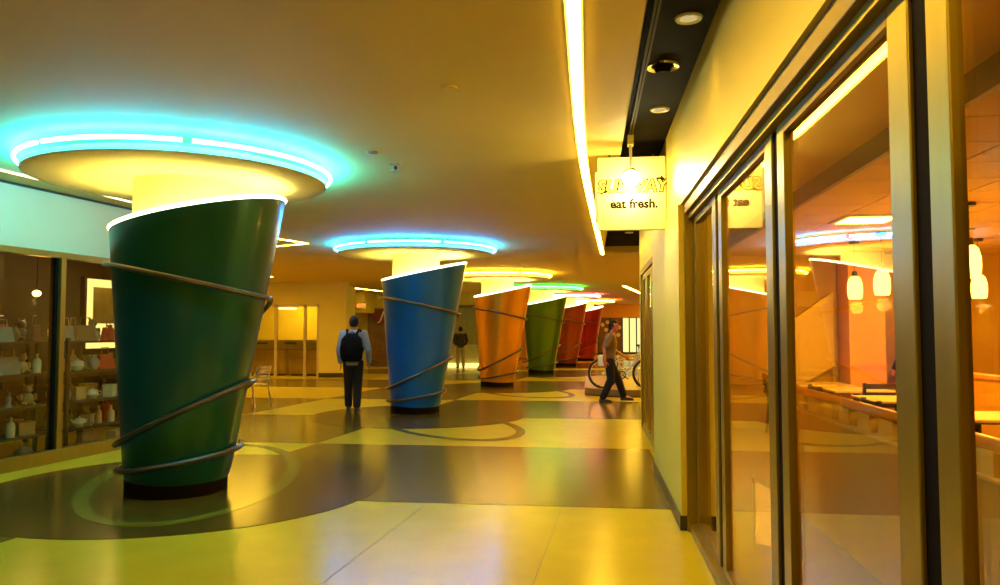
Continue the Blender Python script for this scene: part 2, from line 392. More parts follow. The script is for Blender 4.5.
# ---- dais with kerb
dm = MB(); pts = []
for i in range(13):
    a = PI + (PI / 2) * i / 12
    pts.append((0.86 + 1.0 * math.cos(a), 18.6 + 1.0 * math.sin(a)))
pts += [(4.5, 17.6), (4.5, 23.0), (-0.14, 23.0)]
plat = struct(MB().prism(pts, 0.03, 0.17).build('floor_platform', mat('platform_tan', (0.22, 0.13, 0.03), 0.35)), 'low tan seating platform with rounded corner')
kp = [(x + (-.0), y) for x, y in pts]
MB().prism([(x + .02, y + .02) for x, y in pts], 0, 0.03).build('kerb', M_BASE, plat)

# ---- restaurant shell
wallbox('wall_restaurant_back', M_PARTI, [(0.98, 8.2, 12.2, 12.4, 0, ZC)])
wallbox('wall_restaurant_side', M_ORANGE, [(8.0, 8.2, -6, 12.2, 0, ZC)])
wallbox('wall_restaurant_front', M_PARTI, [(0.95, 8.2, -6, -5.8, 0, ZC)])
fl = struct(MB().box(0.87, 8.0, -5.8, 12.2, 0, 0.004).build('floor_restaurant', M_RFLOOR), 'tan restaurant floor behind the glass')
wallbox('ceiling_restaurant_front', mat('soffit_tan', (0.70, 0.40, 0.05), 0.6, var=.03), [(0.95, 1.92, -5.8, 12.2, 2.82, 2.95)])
wallbox('ceiling_restaurant_step', mat('step_shade', (0.22, 0.11, 0.03), 0.6, var=.05), [(1.92, 1.96, -5.8, 12.2, 2.665, 2.82)])  # step face coloured darker for the shade on it
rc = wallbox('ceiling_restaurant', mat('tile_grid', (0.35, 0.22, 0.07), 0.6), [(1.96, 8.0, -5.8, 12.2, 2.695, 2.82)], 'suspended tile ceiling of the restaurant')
tile = MB().box(0.008, .592, 0.008, .592, -.012, .0).mesh('ceiling_tile', M_TILEC)
FLUO = {(1, 11), (3, 5), (5, 11), (3, 13), (6, 7), (2, 3)}
for i in range(9):
    for j in range(18):
        if (i, j) in FLUO: continue
        obj('ceiling_tile', tile, rc, (1.98 + i * .6, 1.4 + j * .6, 2.693))
M_FLU = emit('troffer_glow', (1.0, .55, .05), 40)
for n, (i, j) in enumerate(sorted(FLUO)):
    t = thing('troffer_light', 'square glowing ceiling panel in the restaurant, %s from the glass front' % ordinal(n), 'ceiling light', (1.98 + i * .6 + .3, 1.4 + j * .6 + .3, 2.66), group='restaurant ceiling panels')
    MB().box(-.25, .25, -.25, .25, 0.004, .014).build('diffuser', M_FLU, t)
    fm = MB()
    for s in (-1, 1): fm.box(s * .27 - .025, s * .27 + .025, -.295, .295, 0, .03); fm.box(-.245, .245, s * .27 - .025, s * .27 + .025, 0, .03)
    fm.build('frame', M_WHITE, t)

# ================================================================ COLUMNS
NEON = [((.022, .74, 1.5), 40), ((.02, .36, 1.5), 34), ((1.0, .62, .05), 22), ((.04, 1.0, .16), 12), ((1.0, .22, .42), 16), ((1.0, .36, .08), 26)]
CRAD = [1.35, 1.46, 1.46, 1.46, 1.46, 1.46]
SHELL = [('dark_teal_green', (0.001, 0.085, 0.075)), ('azure_blue', (0.005, 0.14, 0.50)), ('copper_orange', (1.0, 0.44, 0.02)), ('moss_green', (0.13, 0.27, 0.03)), ('brick_red', (0.36, 0.045, 0.02)), ('deep_red', (0.40, 0.012, 0.015))]
CLAB = ['dark green tapered column nearest the camera under a cyan neon ring', 'blue tapered column under an azure neon ring', 'copper orange tapered column under a yellow neon ring', 'moss green tapered column under a green neon ring', 'brick red tapered column under a pink neon ring', 'deep red tapered column farthest down the row']
M_SHAFT = mat('shaft_cream', (0.85, 0.78, 0.45), 0.6, var=.02)
M_CANOPY = mat('canopy_white', (0.80, 0.72, 0.42), 0.6, var=.02)
def rz(z): return .478 + (z - .2) / 2.47 * (.79 - .478)
def lean(z): k = z / 2.67; return (.13 * k, .06 * k)
def cut(dx, dy): return 2.625 + .188 * dx + .094 * dy
for ci, ((cxp, cyp), (nc, npow), (sn, sc)) in enumerate(zip(COLS, NEON, SHELL)):
    t = thing('tapered_column', CLAB[ci], 'column', (cxp, cyp, 0), group='row of tapered colour columns')
    cr = CRAD[ci]
    MB().lathe([(0, .0), (.455, 0), (.455, .14), (0, .14)], 40).build('plinth', M_DARK, t, True)
    MB().lathe([(0, .14), (.44, .14), (.44, 2.93), (0, 2.93)], 40).build('shaft', M_SHAFT, t, True)
    paint = mat('paint_' + sn, sc, 0.30, metal=(0.85 if ci in (2, 3) else 0.35), var=.08, scale=1.5, coat=0.35)
    n = 72; K = 18; vs = []; fs = []
    def shell_pt(a, u, rr):   # u 0..1 bottom to cut
        ca, sa = math.cos(a), math.sin(a)
        zt = cut(.83 * ca, .83 * sa); z = .12 + u * (zt - .12)
        r = (rz(z) if z > .2 else .455 + (z - .12) / .08 * .023) + rr
        lx, ly = lean(z); return (lx + r * ca, ly + r * sa, z)
    us = [0, .03] + [.03 + .97 * (i + 1) / K for i in range(K)]; L = len(us)
    for k in range(n):
        a = 2 * PI * k / n
        for u in us: vs.append(shell_pt(a, u, 0))
        for u in us: vs.append(shell_pt(a, u, -.02))
    for k in range(n):
        a, b = 2 * L * k, 2 * L * ((k + 1) % n)
        for i in range(L - 1):
            fs.append([a + i, b + i, b + i + 1, a + i + 1]); fs.append([a + L + i, a + L + i + 1, b + L + i + 1, b + L + i])
        fs.append([a, a + L, b + L, b])
    sh = MB().add(vs, fs).build('shell', paint, t, True)
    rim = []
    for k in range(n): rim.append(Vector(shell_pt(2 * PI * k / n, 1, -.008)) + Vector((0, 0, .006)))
    MB().tube(rim, .022, 6, closed=True).build('rim_highlight', M_RIM, sh, True)  # shell edge made to glow, standing in for light spilling onto it
    up = [Vector(shell_pt(2 * PI * k / 36, .955, -.12)) for k in range(36)]
    MB().tube(up, .03, 6, closed=True).build('lamp_ring', M_UPL, t, True)
    # steel rod wound round the shell
    keys = [(150, 2.20), (180, 2.13), (360, 1.82), (540, .44), (720, 1.02), (900, .22), (1080, .40), (1110, .42)]
    path = []
    for (a0, z0), (a1, z1) in zip(keys[:-1], keys[1:]):
        m = max(3, int((a1 - a0) / 7.5))
        for i in range(m):
            s = i / m; e = (1 - math.cos(PI * s)) / 2; z = z0 + (z1 - z0) * e; a = math.radians(a0 + (a1 - a0) * s + 14)
            lx, ly = lean(z); r = rz(max(z, .2)) + .05
            path.append((lx + r * math.cos(a), ly + r * math.sin(a), z))
    MB().tube(path, .026, 8).build('coiled_rod', M_STEEL, t, True)
    for a, z in ((194, 2.125), (14, 1.82), (554, .44), (734, 1.02), (1094, .40)):
        ar = math.radians(a); lx, ly = lean(z); r0 = rz(max(z, .2)) - .005
        MB().tube([(lx + r0 * math.cos(ar), ly + r0 * math.sin(ar), z), (lx + (r0 + .055) * math.cos(ar), ly + (r0 + .055) * math.sin(ar), z)], .012, 6).build('rod_bracket', M_STEEL, t, True)
    MB().lathe([(0, 2.93), (cr - .04, 2.93), (cr, 2.945), (cr, 2.985), (cr - .04, 3.0), (0, 3.0)], 64).build('canopy', M_CANOPY, t, True)
    MB().lathe([(0, 3.0), (.9, 3.0), (.9, ZC), (0, ZC)], 40).build('canopy_neck', M_CANOPY, t, True)
    tr = cr + .04
    nm = emit('neon_%d' % ci, nc, npow)
    for (a0, a1) in ((-58, 62), (65, 150), (153, 247), (250, 299)):
        arc = [(tr * math.cos(math.radians(a0 + (a1 - a0) * i / 24)), tr * math.sin(math.radians(a0 + (a1 - a0) * i / 24)), 3.03) for i in range(25)]
        MB().tube(arc, .02, 6).build('neon_tube', nm, t, True)

# ================================================================ LIGHTS OF THE CORRIDOR
def strip(name, label, pts, w=.07, m=M_LED, z=ZC, group=None):
    t = thing(name, label, 'light strip', (0, 0, 0), group=group)
    P2 = [Vector((x, y, 0)) for x, y in pts]; Lr = []
    for i, p in enumerate(P2):
        d = (P2[min(i + 1, len(P2) - 1)] - P2[max(i - 1, 0)]).normalized(); nrm = Vector((d.y, -d.x, 0)); Lr.append((p - nrm * w / 2, p + nrm * w / 2, p - nrm * (w / 2 + .012), p + nrm * (w / 2 + .012)))
    def ribbon(ia, ib, z0, z1):
        m_ = MB(); vs = []; fs = []
        for q in Lr: vs += [(q[ia].x, q[ia].y, z0), (q[ib].x, q[ib].y, z0), (q[ib].x, q[ib].y, z1), (q[ia].x, q[ia].y, z1)]
        for i in range(len(Lr) - 1):
            a, b = 4 * i, 4 * i + 4
            for k in range(4): fs.append([a + k, a + (k + 1) % 4, b + (k + 1) % 4, b + k])
        e = 4 * (len(Lr) - 1); fs += [[0, 1, 2, 3], [e, e + 1, e + 2, e + 3]]
        return m_.add(vs, fs)
    ribbon(2, 3, z - .006, z).build('channel', M_WHITE, t); ribbon(0, 1, z - .012, z - .005).build('diffuser', m, t)
    return t
def smooth(pts, n=8):
    out = []
    for i in range(len(pts) - 1):
        p0, p1, p2, p3 = pts[max(i - 1, 0)], pts[i], pts[i + 1], pts[min(i + 2, len(pts) - 1)]
        for k in range(n):
            s = k / n
            out.append(tuple(.5 * ((2 * p1[j]) + (-p0[j] + p2[j]) * s + (2 * p0[j] - 5 * p1[j] + 4 * p2[j] - p3[j]) * s * s + (-p0[j] + 3 * p1[j] - 3 * p2[j] + p3[j]) * s ** 3) for j in (0, 1)))
    return out + [pts[-1]]
strip('light_strip', 'long curved white light line in the ceiling beside the dark slot', smooth([(-.05, -4.5), (-.06, 1), (-.073, 4), (-.07, 6), (-.03, 8), (.065, 10.7), (.16, 13.2), (.27, 16.0)]))
strip('light_strip', 'white ceiling light line above the gift shop window', [(-6.55, 1.0), (-5.97, 5.5), (-5.66, 8.9), (-5.45, 10.6)], .05, m=emit('led_dim', (1.0, .80, .35), 2.5))
strip('light_strip', 'pointed white ceiling light beside the blue neon ring, far arm', [(-5.14, 13.38), (-6.6, 14.1)], .04)
strip('light_strip', 'pointed white ceiling light beside the blue neon ring, near arm', [(-5.16, 13.30), (-5.6, 12.0)], .04)
strip('light_strip', 'white ceiling light line near the red exit sign', [(-8.69, 27.3), (-8.2, 30.0)], .10)
strip('light_strip', 'short white ceiling light line far away above the far shop', [(1.2, 27.2), (2.3, 33.5)], .13)
strip('light_strip', 'added unseen ceiling light line over the seating platform', [(2.2, 16.5), (3.6, 24.5)], .36)  # kept out of view, widened to brighten the far ceiling and columns

strip('light_strip', 'added ceiling light line over the recess hidden behind the dark green column', [(-8.3, 15.5), (-9.4, 21.5)], .16)  # added out of sight to brighten the recess floor and wall
strip('light_strip', 'added unseen ceiling light line across the recess before the glazed doors', [(-13.5, 20.6), (-9.9, 20.6)], .20)  # second unseen strip, added to brighten the cream wall by the doors
strip('light_strip', 'added unseen ceiling light line before the far shop on the right', [(3.6, 43.6), (7.4, 43.6)], .30)  # added out of view to light the orange bulkhead
# downlights, gimbal and track in the slot
def downlight(x, y, label):
    t = thing('downlight', label, 'ceiling light', (x, y, ZC + .14), group='round lights in the dark slot')
    MB().lathe([(.05, -.008), (.072, -.012), (.078, 0), (.05, 0)], 28, closed=True).build('trim_ring', M_WHITE, t, True)
    MB().lathe([(0, -.006), (.05, -.006), (.05, 0), (0, 0)], 24).build('lens', emit('downlight_lens', (1, .75, .3), .28), t, True)
    d = bpy.data.lights.new('downlight_lamp', 'SPOT'); d.energy = 6; d.color = (1, .70, .15); d.spot_size = math.radians(80); d.spot_blend = 1; d.shadow_soft_size = .05
    o = bpy.data.objects.new('downlight_lamp', d); COL.objects.link(o); o.location = (0, 0, -.02); o.parent = t
downlight(.56, 4.28, 'round white downlight in the dark slot, nearest the camera')
downlight(.56, 6.05, 'round white downlight in the dark slot, just before the sign')
downlight(.70, 13.6, 'round downlight in the dark slot beyond the sign')
t = thing('gimbal_light', 'unlit chrome ring spotlight in the dark slot', 'ceiling light', (.49, 5.05, ZC + .14))
MB().lathe([(.075, -.005), (.105, -.014), (.11, 0), (.075, 0)], 32, closed=True).build('trim_ring', mat('chrome', (.8, .75, .6), .12, metal=1), t, True)
MB().lathe([(0, -.05), (.045, -.05), (.068, 0), (0, 0)], 24).build('reflector', M_BLACK, t, True)
t = thing('track_rail', 'thin grey lighting track along the dark slot', 'track', (.365, 0, ZC + .10))
MB().box(-.018, .018, -5, 6.9, 0, .04).build('rail', mat('track_grey', (.09, .065, .02), .7, spec=.1), t)
MB().box(-.004, .004, -5, 6.88, -.004, 0).build('groove', M_BLACK, t)
t = thing('track_spotlight', 'blazing track spotlight in front of the sandwich shop sign', 'spotlight', (.365, 6.72, 2.86))
MB().tube([(0, 0, .36), (0, 0, .09)], .012, 8).build('stem', M_WHITE, t, True)
MB().box(-.025, .025, -.06, .06, .28, .36).build('adapter', M_WHITE, t)
T = Matrix.Rotation(math.radians(-62), 4, 'X')
MB().lathe([(0, .10), (.04, .10), (.07, .06), (.080, -.05), (.074, -.05), (.06, -.03), (0, -.03)], 24, T=T).build('lamp_head', M_WHITE, t, True)
MB().lathe([(0, -.045), (.073, -.045), (.073, -.035), (0, -.035)], 24, T=T).build('lens', emit('spot_lens', (1, .86, .45), 120), t, True)
d = bpy.data.lights.new('spot_lamp', 'POINT'); d.energy = 9; d.color = (1, .80, .30); d.shadow_soft_size = .05
o = bpy.data.objects.new('spot_lamp', d); COL.objects.link(o); o.location = (0, .10, -.06); o.parent = t

# sprinkler, detector
t = thing('sprinkler', 'small chrome sprinkler on the ceiling right of the cyan ring', 'sprinkler', (-1.87, 7.15, ZC))
MB().lathe([(0, -.012), (.05, -.012), (.06, 0), (0, 0)], 24).build('escutcheon', M_ALU, t, True); MB().tube([(0, 0, -.012), (0, 0, -.06)], .016, 8).build('body', M_BASE, t, True)
MB().lathe([(0, -.064), (.045, -.064), (.045, -.058), (0, -.058)], 16).build('deflector', M_ALU, t, True)
t = thing('sprinkler', 'flat chrome ceiling sensor nearer the camera than the sprinkler', 'sensor', (-1.95, 6.62, ZC))
MB().lathe([(0, -.02), (.04, -.02), (.055, -.008), (.055, 0), (0, 0)], 24).build('body', M_ALU, t, True)
t = thing('ceiling_cover', 'tiny round cover plate on the ceiling near the light line', 'sensor', (-.92, 4.9, ZC))
MB().lathe([(0, -.008), (.05, -.008), (.055, 0), (0, 0)], 24).build('plate', M_CEIL, t, True)

# ================================================================ HANGING SIGN
M_SIGN = mat('sign_face', (0.85, 0.76, 0.42), 0.3, var=.02)
M_INK = mat('sign_ink_dark', (0.012, 0.009, 0.003), 0.7, spec=.1); M_YEL = mat('sign_yellow', (0.85, 0.66, 0.12), 0.4)
t = thing('hanging_sign', 'pale hanging sign with arrowed lettering reading SUBWAY eat fresh', 'sign', (.385, 7.0, 2.76))
MB().box(-.305, .305, -.03, .03, -.335, .335).build('panel', M_SIGN, t, bevel=.003)
MB().box(-.33, -.305, -.035, .035, -.26, .20).build('edge_lamp', mat('edge_blue', (.25, .35, .40), .4), t)
for s in (-.2, .2): MB().box(s - .01, s + .01, -.01, .01, .335, .36).build('hanger', M_BASE, t)
def put_text(body, size, loc, mtl, shear, off, ex, depth, spacing=1.0):
    me = text_mesh(body, size, shear, ex, off, mtl, spacing)
    return obj('lettering', me, t, (loc[0], depth, loc[1]), (PI / 2, 0, 0))
put_text('SUBWAY', .155, (0, .06), M_INK, .18, .012, .0012, -.0315)
put_text('SUBWAY', .155, (0, .06), M_YEL, .18, .003, .0012, -.0340)
put_text('eat fresh.', .115, (0.02, -.10), M_INK, 0, .004, .0012, -.0315)
am = MB()
def arrow(pts, dep):
    q = [(x, dep, z) for x, z in pts] + [(x, dep - .002, z) for x, z in pts]; n = len(pts)
    return MB().add(q, [list(range(n)), list(range(n, 2 * n))] + [[i, (i + 1) % n, n + (i + 1) % n, n + i] for i in range(n)])
arrow([(-.30, .02), (-.262, .055), (-.262, .035), (-.225, .035), (-.225, .005), (-.262, .005), (-.262, -.015)], -.0305).build('arrow', M_INK, t)
arrow([(.30, .125), (.262, .16), (.262, .14), (.225, .14), (.225, .11), (.262, .11), (.262, .09)], -.0305).build('arrow', M_INK, t)

# exit sign and oval sign at the back
t = thing('exit_sign', 'small glowing red EXIT sign on the far soffit', 'sign', (-9.25, 30.1, 2.42))
MB().box(-.2, .2, -.04, .09, 0, .26).build('housing', M_WALL, t, bevel=.005)
obj('lettering', text_mesh('EXIT', .17, 0, .003, .006, emit('exit_red', (1, .10, .02), 2.2)), t, (0, -.045, .13), (PI / 2, 0, 0))
t = thing('oval_sign', 'dark red oval sign with a white script letter on the brown shopfront', 'sign', (-8.84, 31.76, 2.15))
T = Matrix.Rotation(PI / 2, 4, 'X') @ Matrix.Diagonal((1.15, .85, 1, 1))
MB().lathe([(0, 0), (.36, 0), (.36, .06), (0, .06)], 36, T=T).build('disc', mat('sign_maroon', (.16, .015, .02), .5), t, True)
obj('lettering', text_mesh('J', .55, .35, .004, .005, M_WHITE), t, (-.05, -.066, 0), (PI / 2, 0, 0))

# ================================================================ CHAIRS, BICYCLE
def cafe_chair(loc, rot, label):
    t = thing('cafe_chair', label, 'chair', loc, rot, group='aluminium cafe chairs')
    for s in (-1, 1):
        MB().tube([(s * .24, .24, 0), (s * .23, .22, .42), (s * .24, .20, .62), (s * .25, .05, .66), (s * .25, -.20, .66)], .013, 8).build('front_leg', M_ALU, t, True)
        MB().tube([(s * .23, -.30, 0), (s * .21, -.20, .42), (s * .205, -.25, .66), (s * .19, -.30, .80)], .013, 8).build('rear_leg', M_ALU, t, True)
    for i in range(7): MB().box(-.21, .21, -.18 + i * .06, -.14 + i * .06, .435, .447).build('seat_slat', M_ALU, t, bevel=.003)
    MB().tube([(-.22, -.19, .43), (-.22, .22, .43), (.22, .22, .43), (.22, -.19, .43)], .012, 8, closed=True).build('seat_frame', M_ALU, t, True)
    for i in range(5):
        z = .54 + i * .062; b = -.225 - i * .018; vs = []
        arc = [(-.2 + .4 * k / 8, b - .035 * math.sin(PI * k / 8), z) for k in range(9)]
        m = MB()
        for k in range(8):
            (x0, y0, _), (x1, y1, _) = arc[k], arc[k + 1]
            m.add([(x0, y0, z - .02), (x1, y1, z - .02), (x1, y1, z + .02), (x0, y0, z + .02), (x0, y0 + .008, z - .02), (x1, y1 + .008, z - .02), (x1, y1 + .008, z + .02), (x0, y0 + .008, z + .02)], [[0, 1, 2, 3], [4, 5, 6, 7], [3, 2, 6, 7], [0, 1, 5, 4]])
        m.build('back_slat', M_ALU, t)
    return t
cafe_chair((-6.78, 14.75, 0), math.radians(70), 'aluminium slatted cafe chair half hidden behind the dark green column')
cafe_chair((0.86, 18.6, .17), math.radians(95), 'aluminium cafe chair on the platform behind the walking man')
cafe_chair((1.55, 19.6, .17), math.radians(-60), 'aluminium cafe chair on the platform at the storefront corner')

M_TYRE = mat('tyre_black', (.02, .015, .01), .6); M_BIKE = mat('bike_frame_white', (.65, .55, .35), .35)
t = thing('bicycle', 'parked bicycle with a white rear bag on the low platform', 'bicycle', (.30, 18.05, .17), 0)
def wheel(x):
    T = Matrix.Translation((x, 0, .35)) @ Matrix.Rotation(PI / 2, 4, 'X')
    w = MB(); ring = [T @ Vector((.33 * math.cos(2 * PI * i / 40), .33 * math.sin(2 * PI * i / 40), 0)) for i in range(40)]
    wo = w.tube(ring, .030, 8, closed=True).build('wheel', M_TYRE, t, True)
    MB().tube([T @ Vector((.30 * math.cos(2 * PI * i / 40), .30 * math.sin(2 * PI * i / 40), 0)) for i in range(40)], .010, 6, closed=True).build('rim', M_ALU, wo, True)
    MB().tube([T @ Vector((0, 0, -.05)), T @ Vector((0, 0, .05))], .022, 8).build('hub', M_ALU, wo, True)
    for k in range(16):
        a = 2 * PI * k / 16
        MB().tube([T @ Vector((.02 * math.cos(a), .02 * math.sin(a), .03 * (-1) ** k)), T @ Vector((.30 * math.cos(a), .30 * math.sin(a), 0))], .0015, 4).build('spoke', M_ALU, wo)
wheel(0); wheel(1.03)
MB().tube([(.44, 0, .32), (.32, 0, .78)], .018, 8).tube([(.44, 0, .32), (.86, 0, .74)], .02, 8).tube([(.34, 0, .74), (.84, 0, .80)], .018, 8).build('frame', M_BIKE, t, True)
for s in (-1, 1):
    MB().tube([(.44, s * .03, .32), (0, s * .06, .35)], .010, 6).tube([(.34, s * .02, .74), (0, s * .06, .35)], .009, 6).build('rear_stay', M_BIKE, t, True)
    MB().tube([(.87, s * .05, .62), (1.03, s * .05, .35)], .012, 6).build('fork_blade', M_BIKE, t, True)
MB().tube([(.88, 0, .60), (.83, 0, .92)], .017, 8).build('head_tube', M_BIKE, t, True)
MB().tube([(.78, -.26, 1.0), (.83, -.22, 1.02), (.83, 0, .93), (.83, .22, 1.02), (.78, .26, 1.0)], .012, 8).build('handlebar', M_DARK, t, True)
MB().tube([(.32, 0, .76), (.30, 0, .86)], .013, 8).ell((.27, 0, .89), (.13, .07, .03)).build('saddle', M_DARK, t, True)
MB().tube([(.44, -.07, .32), (.58, -.08, .22)], .010, 6).build('crank', M_DARK, t, True)
MB().tube([(.44, .07, .32), (.30, .08, .42)], .010, 6).build('crank', M_DARK, t, True)
MB().lathe([(.07, -.005), (.09, -.005), (.09, .005), (.07, .005)], 24, T=Matrix.Translation((.44, -.05, .32)) @ Matrix.Rotation(PI / 2, 4, 'X'), closed=True).build('chainring', M_DARK, t, True)
MB().box(-.12, .16, -.12, -.05, .52, .78).build('pannier_bag', M_WHITE, t, bevel=.03)
MB().box(-.15, .22, -.05, .05, .79, .81).build('rear_rack', M_DARK, t)

# ================================================================ PEOPLE
def remesh(o, vox, it=4):
    r = o.modifiers.new('remesh', 'REMESH'); r.mode = 'VOXEL'; r.voxel_size = vox; r.use_smooth_shade = True
    s = o.modifiers.new('smooth', 'SMOOTH'); s.factor = .5; s.iterations = it
def limb(mb, pts, rs, n=12):
    P_ = [Vector(p) for p in pts]; out = []; rr = []
    for i in range(len(P_) - 1):
        for k in range(4):
            s = k / 4; out.append(P_[i].lerp(P_[i + 1], s)); rr.append(rs[i] + (rs[i + 1] - rs[i]) * s)
    out.append(P_[-1]); rr.append(rs[-1])
    mb.tube(out, rr, n); mb.ell(P_[0], rs[0], 10); mb.ell(P_[-1], rs[-1], 10); return mb
def loft(mb, secs, n=20):   # secs: (x, y, z, rx, ry)
    vs = []; fs = []
    for (x, y, z, rx, ry) in secs:
        for k in range(n):
            a = 2 * PI * k / n; c_, s_ = math.cos(a), math.sin(a)
            vs.append((x + rx * math.copysign(abs(c_) ** .85, c_), y + ry * math.copysign(abs(s_) ** .85, s_), z))
    m = len(secs)
    for i in range(m - 1):
        for k in range(n): fs.append([i * n + k, i * n + (k + 1) % n, (i + 1) * n + (k + 1) % n, (i + 1) * n + k])
    fs += [list(range(n))[::-1], list(range((m - 1) * n, m * n))]
    return mb.add(vs, fs)
def hand(mb, wrist, direc, side, curl=.5):
    d = Vector(direc).normalized(); w = Vector(wrist); s = Vector(side).normalized(); up = d.cross(s).normalized()
    palm = w + d * .05
    R = Matrix((s, up, d)).transposed().to_4x4()
    mb.ell(palm, (.040, .018, .052), 10, T=R)
    for i, ln in enumerate((.070, .080, .074, .058)):
        b = w + d * .085 + s * (.027 - .018 * i); m1 = b + d * ln * .5 - up * .008; m2 = m1 + (d * (1 - curl) - up * curl).normalized() * ln * .5
        limb(mb, [b, m1, m2], [.0095, .009, .0075], 6)
    b = w + d * .03 + s * .035; limb(mb, [b, b + (d + s * .8).normalized() * .035, b + d * .07 + s * .03], [.011, .010, .008], 6)
SKIN = mat('skin_warm', (.55, .24, .10), .5, var=.06)
def person(label, loc, rz_, J, H, cloth, hairc, shirt_sleeve='long', scale=1.0, lookz=0.0, vox=.011, trous=None, shoec=(.02, .014, .01), skin=SKIN):
    # J: pose dictionary in metres; +y is the way the person faces, x to the person's right
    t = thing('person', label, 'person', loc, rz_); t.scale = (scale,) * 3
    b = MB(); hp = J['pelvis']; ch = J['chest']; nk = J['neck']; hd = J['head']
    loft(b, [(hp[0], hp[1], hp[2] - .09, .13, .10), (hp[0], hp[1], hp[2], .158, .115), ((hp[0] + ch[0]) / 2, (hp[1] + ch[1]) / 2, (hp[2] + ch[2]) / 2 - .03, .135, .10), (ch[0], ch[1], ch[2], .165, .115), (ch[0], ch[1], ch[2] + .12, .165, .10), (nk[0], nk[1], nk[2] - .03, .075, .06)])
    limb(b, [nk, (hd[0] * .8 + nk[0] * .2, hd[1] * .8 + nk[1] * .2, hd[2] - .05)], [.056, .052])
    Rz = Matrix.Rotation(lookz, 4, 'Z')
    b.ell(hd, (.077, .098, .115), 18, T=Rz)
    def hpnt(x, y, z): return Vector(hd) + Rz @ Vector((x, y, z))
    b.ell(hpnt(0, .035, -.065), (.056, .062, .062), 12, T=Rz)
    b.ell(hpnt(0, .102, -.022), (.012, .018, .026), 8, T=Rz)
    for s in (-1, 1): b.ell(hpnt(s * .078, -.004, -.01), (.010, .020, .032), 8, T=Rz)
    b.ell(hpnt(0, .092, -.062), (.024, .010, .007), 8, T=Rz)
    for s in ('l', 'r'):
        sh_, el, wr_ = J['sh' + s], J['el' + s], J['wr' + s]
        limb(b, [sh_, el, wr_], [.050, .038, .026])
        dv = Vector(wr_) - Vector(el); sd = Vector((0, 1, 0)) - dv.normalized() * dv.normalized().y
        if sd.length < .2: sd = Vector((0, 0, 1))
        hand(b, wr_, dv, sd, .55)
        hi, kn, an, toe = J['hip' + s], J['kn' + s], J['an' + s], J['toe' + s]
        limb(b, [hi, kn, an], [.080, .055, .038]); limb(b, [an, toe], [.036, .028])
    bo = b.build('body', skin, t); remesh(bo, vox * .6 if vox < .012 else vox, 3)
    for s in (-1, 1):
        e = MB().ell(hpnt(s * .031, .089, .012), (.012, .008, .007), 10, T=Rz).build('eye', mat('eye_dark', (.03, .02, .015), .3), bo, True)
    # hair cap
    h = MB().ell((0, 0, 0), 1, 24); vv = []
    for v in h.v:
        v = Vector(v); face = v.y > .35 and v.z < .50; low = v.z < (-.45 if v.y > -.1 else -.85)
        k = .80 if (face or low) else 1.0
        vv.append(hpnt(v.x * .088 * k, v.y * .108 * k - .006, v.z * .126 * k + .006))
    h.v = [tuple(v) for v in vv]; h.build('hair', hairc, bo, True)
    g = MB(); loft(g, [(hp[0], hp[1], hp[2] - .10, .172, .128), (hp[0], hp[1], hp[2] + .02, .178, .13), ((hp[0] + ch[0]) / 2, (hp[1] + ch[1]) / 2, (hp[2] + ch[2]) / 2 - .03, .165, .125), (ch[0], ch[1], ch[2], .200, .140), (ch[0], ch[1], ch[2] + .13, .200, .120), (nk[0], nk[1], nk[2] - .015, .075, .068)])
    for s in ('l', 'r'):
        sh_, el, wr_ = Vector(J['sh' + s]), Vector(J['el' + s]), Vector(J['wr' + s])
        if shirt_sleeve == 'long': limb(g, [sh_, el, el.lerp(wr_, .88)], [.078, .064, .052])
        else: limb(g, [sh_, sh_.lerp(el, .8)], [.080, .072])
    go = g.build('shirt', cloth, t); remesh(go, .013, 5)
    g = MB(); loft(g, [(hp[0], hp[1], hp[2] - .12, .150, .118), (hp[0], hp[1], hp[2] - .02, .172, .126), (hp[0], hp[1], hp[2] + .08, .155, .118)])
    for s in ('l', 'r'):
        hi, kn, an = Vector(J['hip' + s]), Vector(J['kn' + s]), Vector(J['an' + s])
        limb(g, [hi, kn, kn.lerp(an, .92)], [.112, .088, .074])
    go = g.build('trousers', trous, t); remesh(go, .013, 5)
    for s in ('l', 'r'):
        an, toe = Vector(J['an' + s]), Vector(J['toe' + s]); dv = toe - an; dv.z = 0; dv.normalize()
        sd = Vector((dv.y, -dv.x, 0)); g = MB(); gz = min(an.z - .085, toe.z - .035)
        for k, (f, wd, hh) in enumerate(((-.07, .033, .075), (-.03, .040, .09), (.04, .042, .08), (.10, .045, .06), (.16, .045, .05), (.20, .03, .035))): pass
        secs = ((-.075, .030, .07), (-.03, .040, .095), (.04, .042, .085), (.11, .047, .062), (.17, .044, .05), (.205, .026, .036)); vs = []; fs = []
        for f, wd, hh in secs:
            c0 = Vector((an.x, an.y, gz)) + dv * f
            for (u, v_) in ((-1, 0), (1, 0), (1, .5), (.6, 1), (-.6, 1), (-1, .5)): vs.append(c0 + sd * wd * u + Vector((0, 0, hh * v_)))
        for i in range(5):
            for k in range(6): fs.append([i * 6 + k, i * 6 + (k + 1) % 6, i * 6 + 6 + (k + 1) % 6, i * 6 + 6 + k])
        fs += [list(range(6)), list(range(30, 36))]
        MB().add(vs, fs).build('shoe', mat('shoe_%.2f' % shoec[0], shoec, .4), t, True)
    return t
HAIR = mat('hair_black', (.014, .008, .005), .85, var=.3, scale=40); DARKT = mat('trousers_black', (.012, .009, .008), .9, var=.2, scale=20)
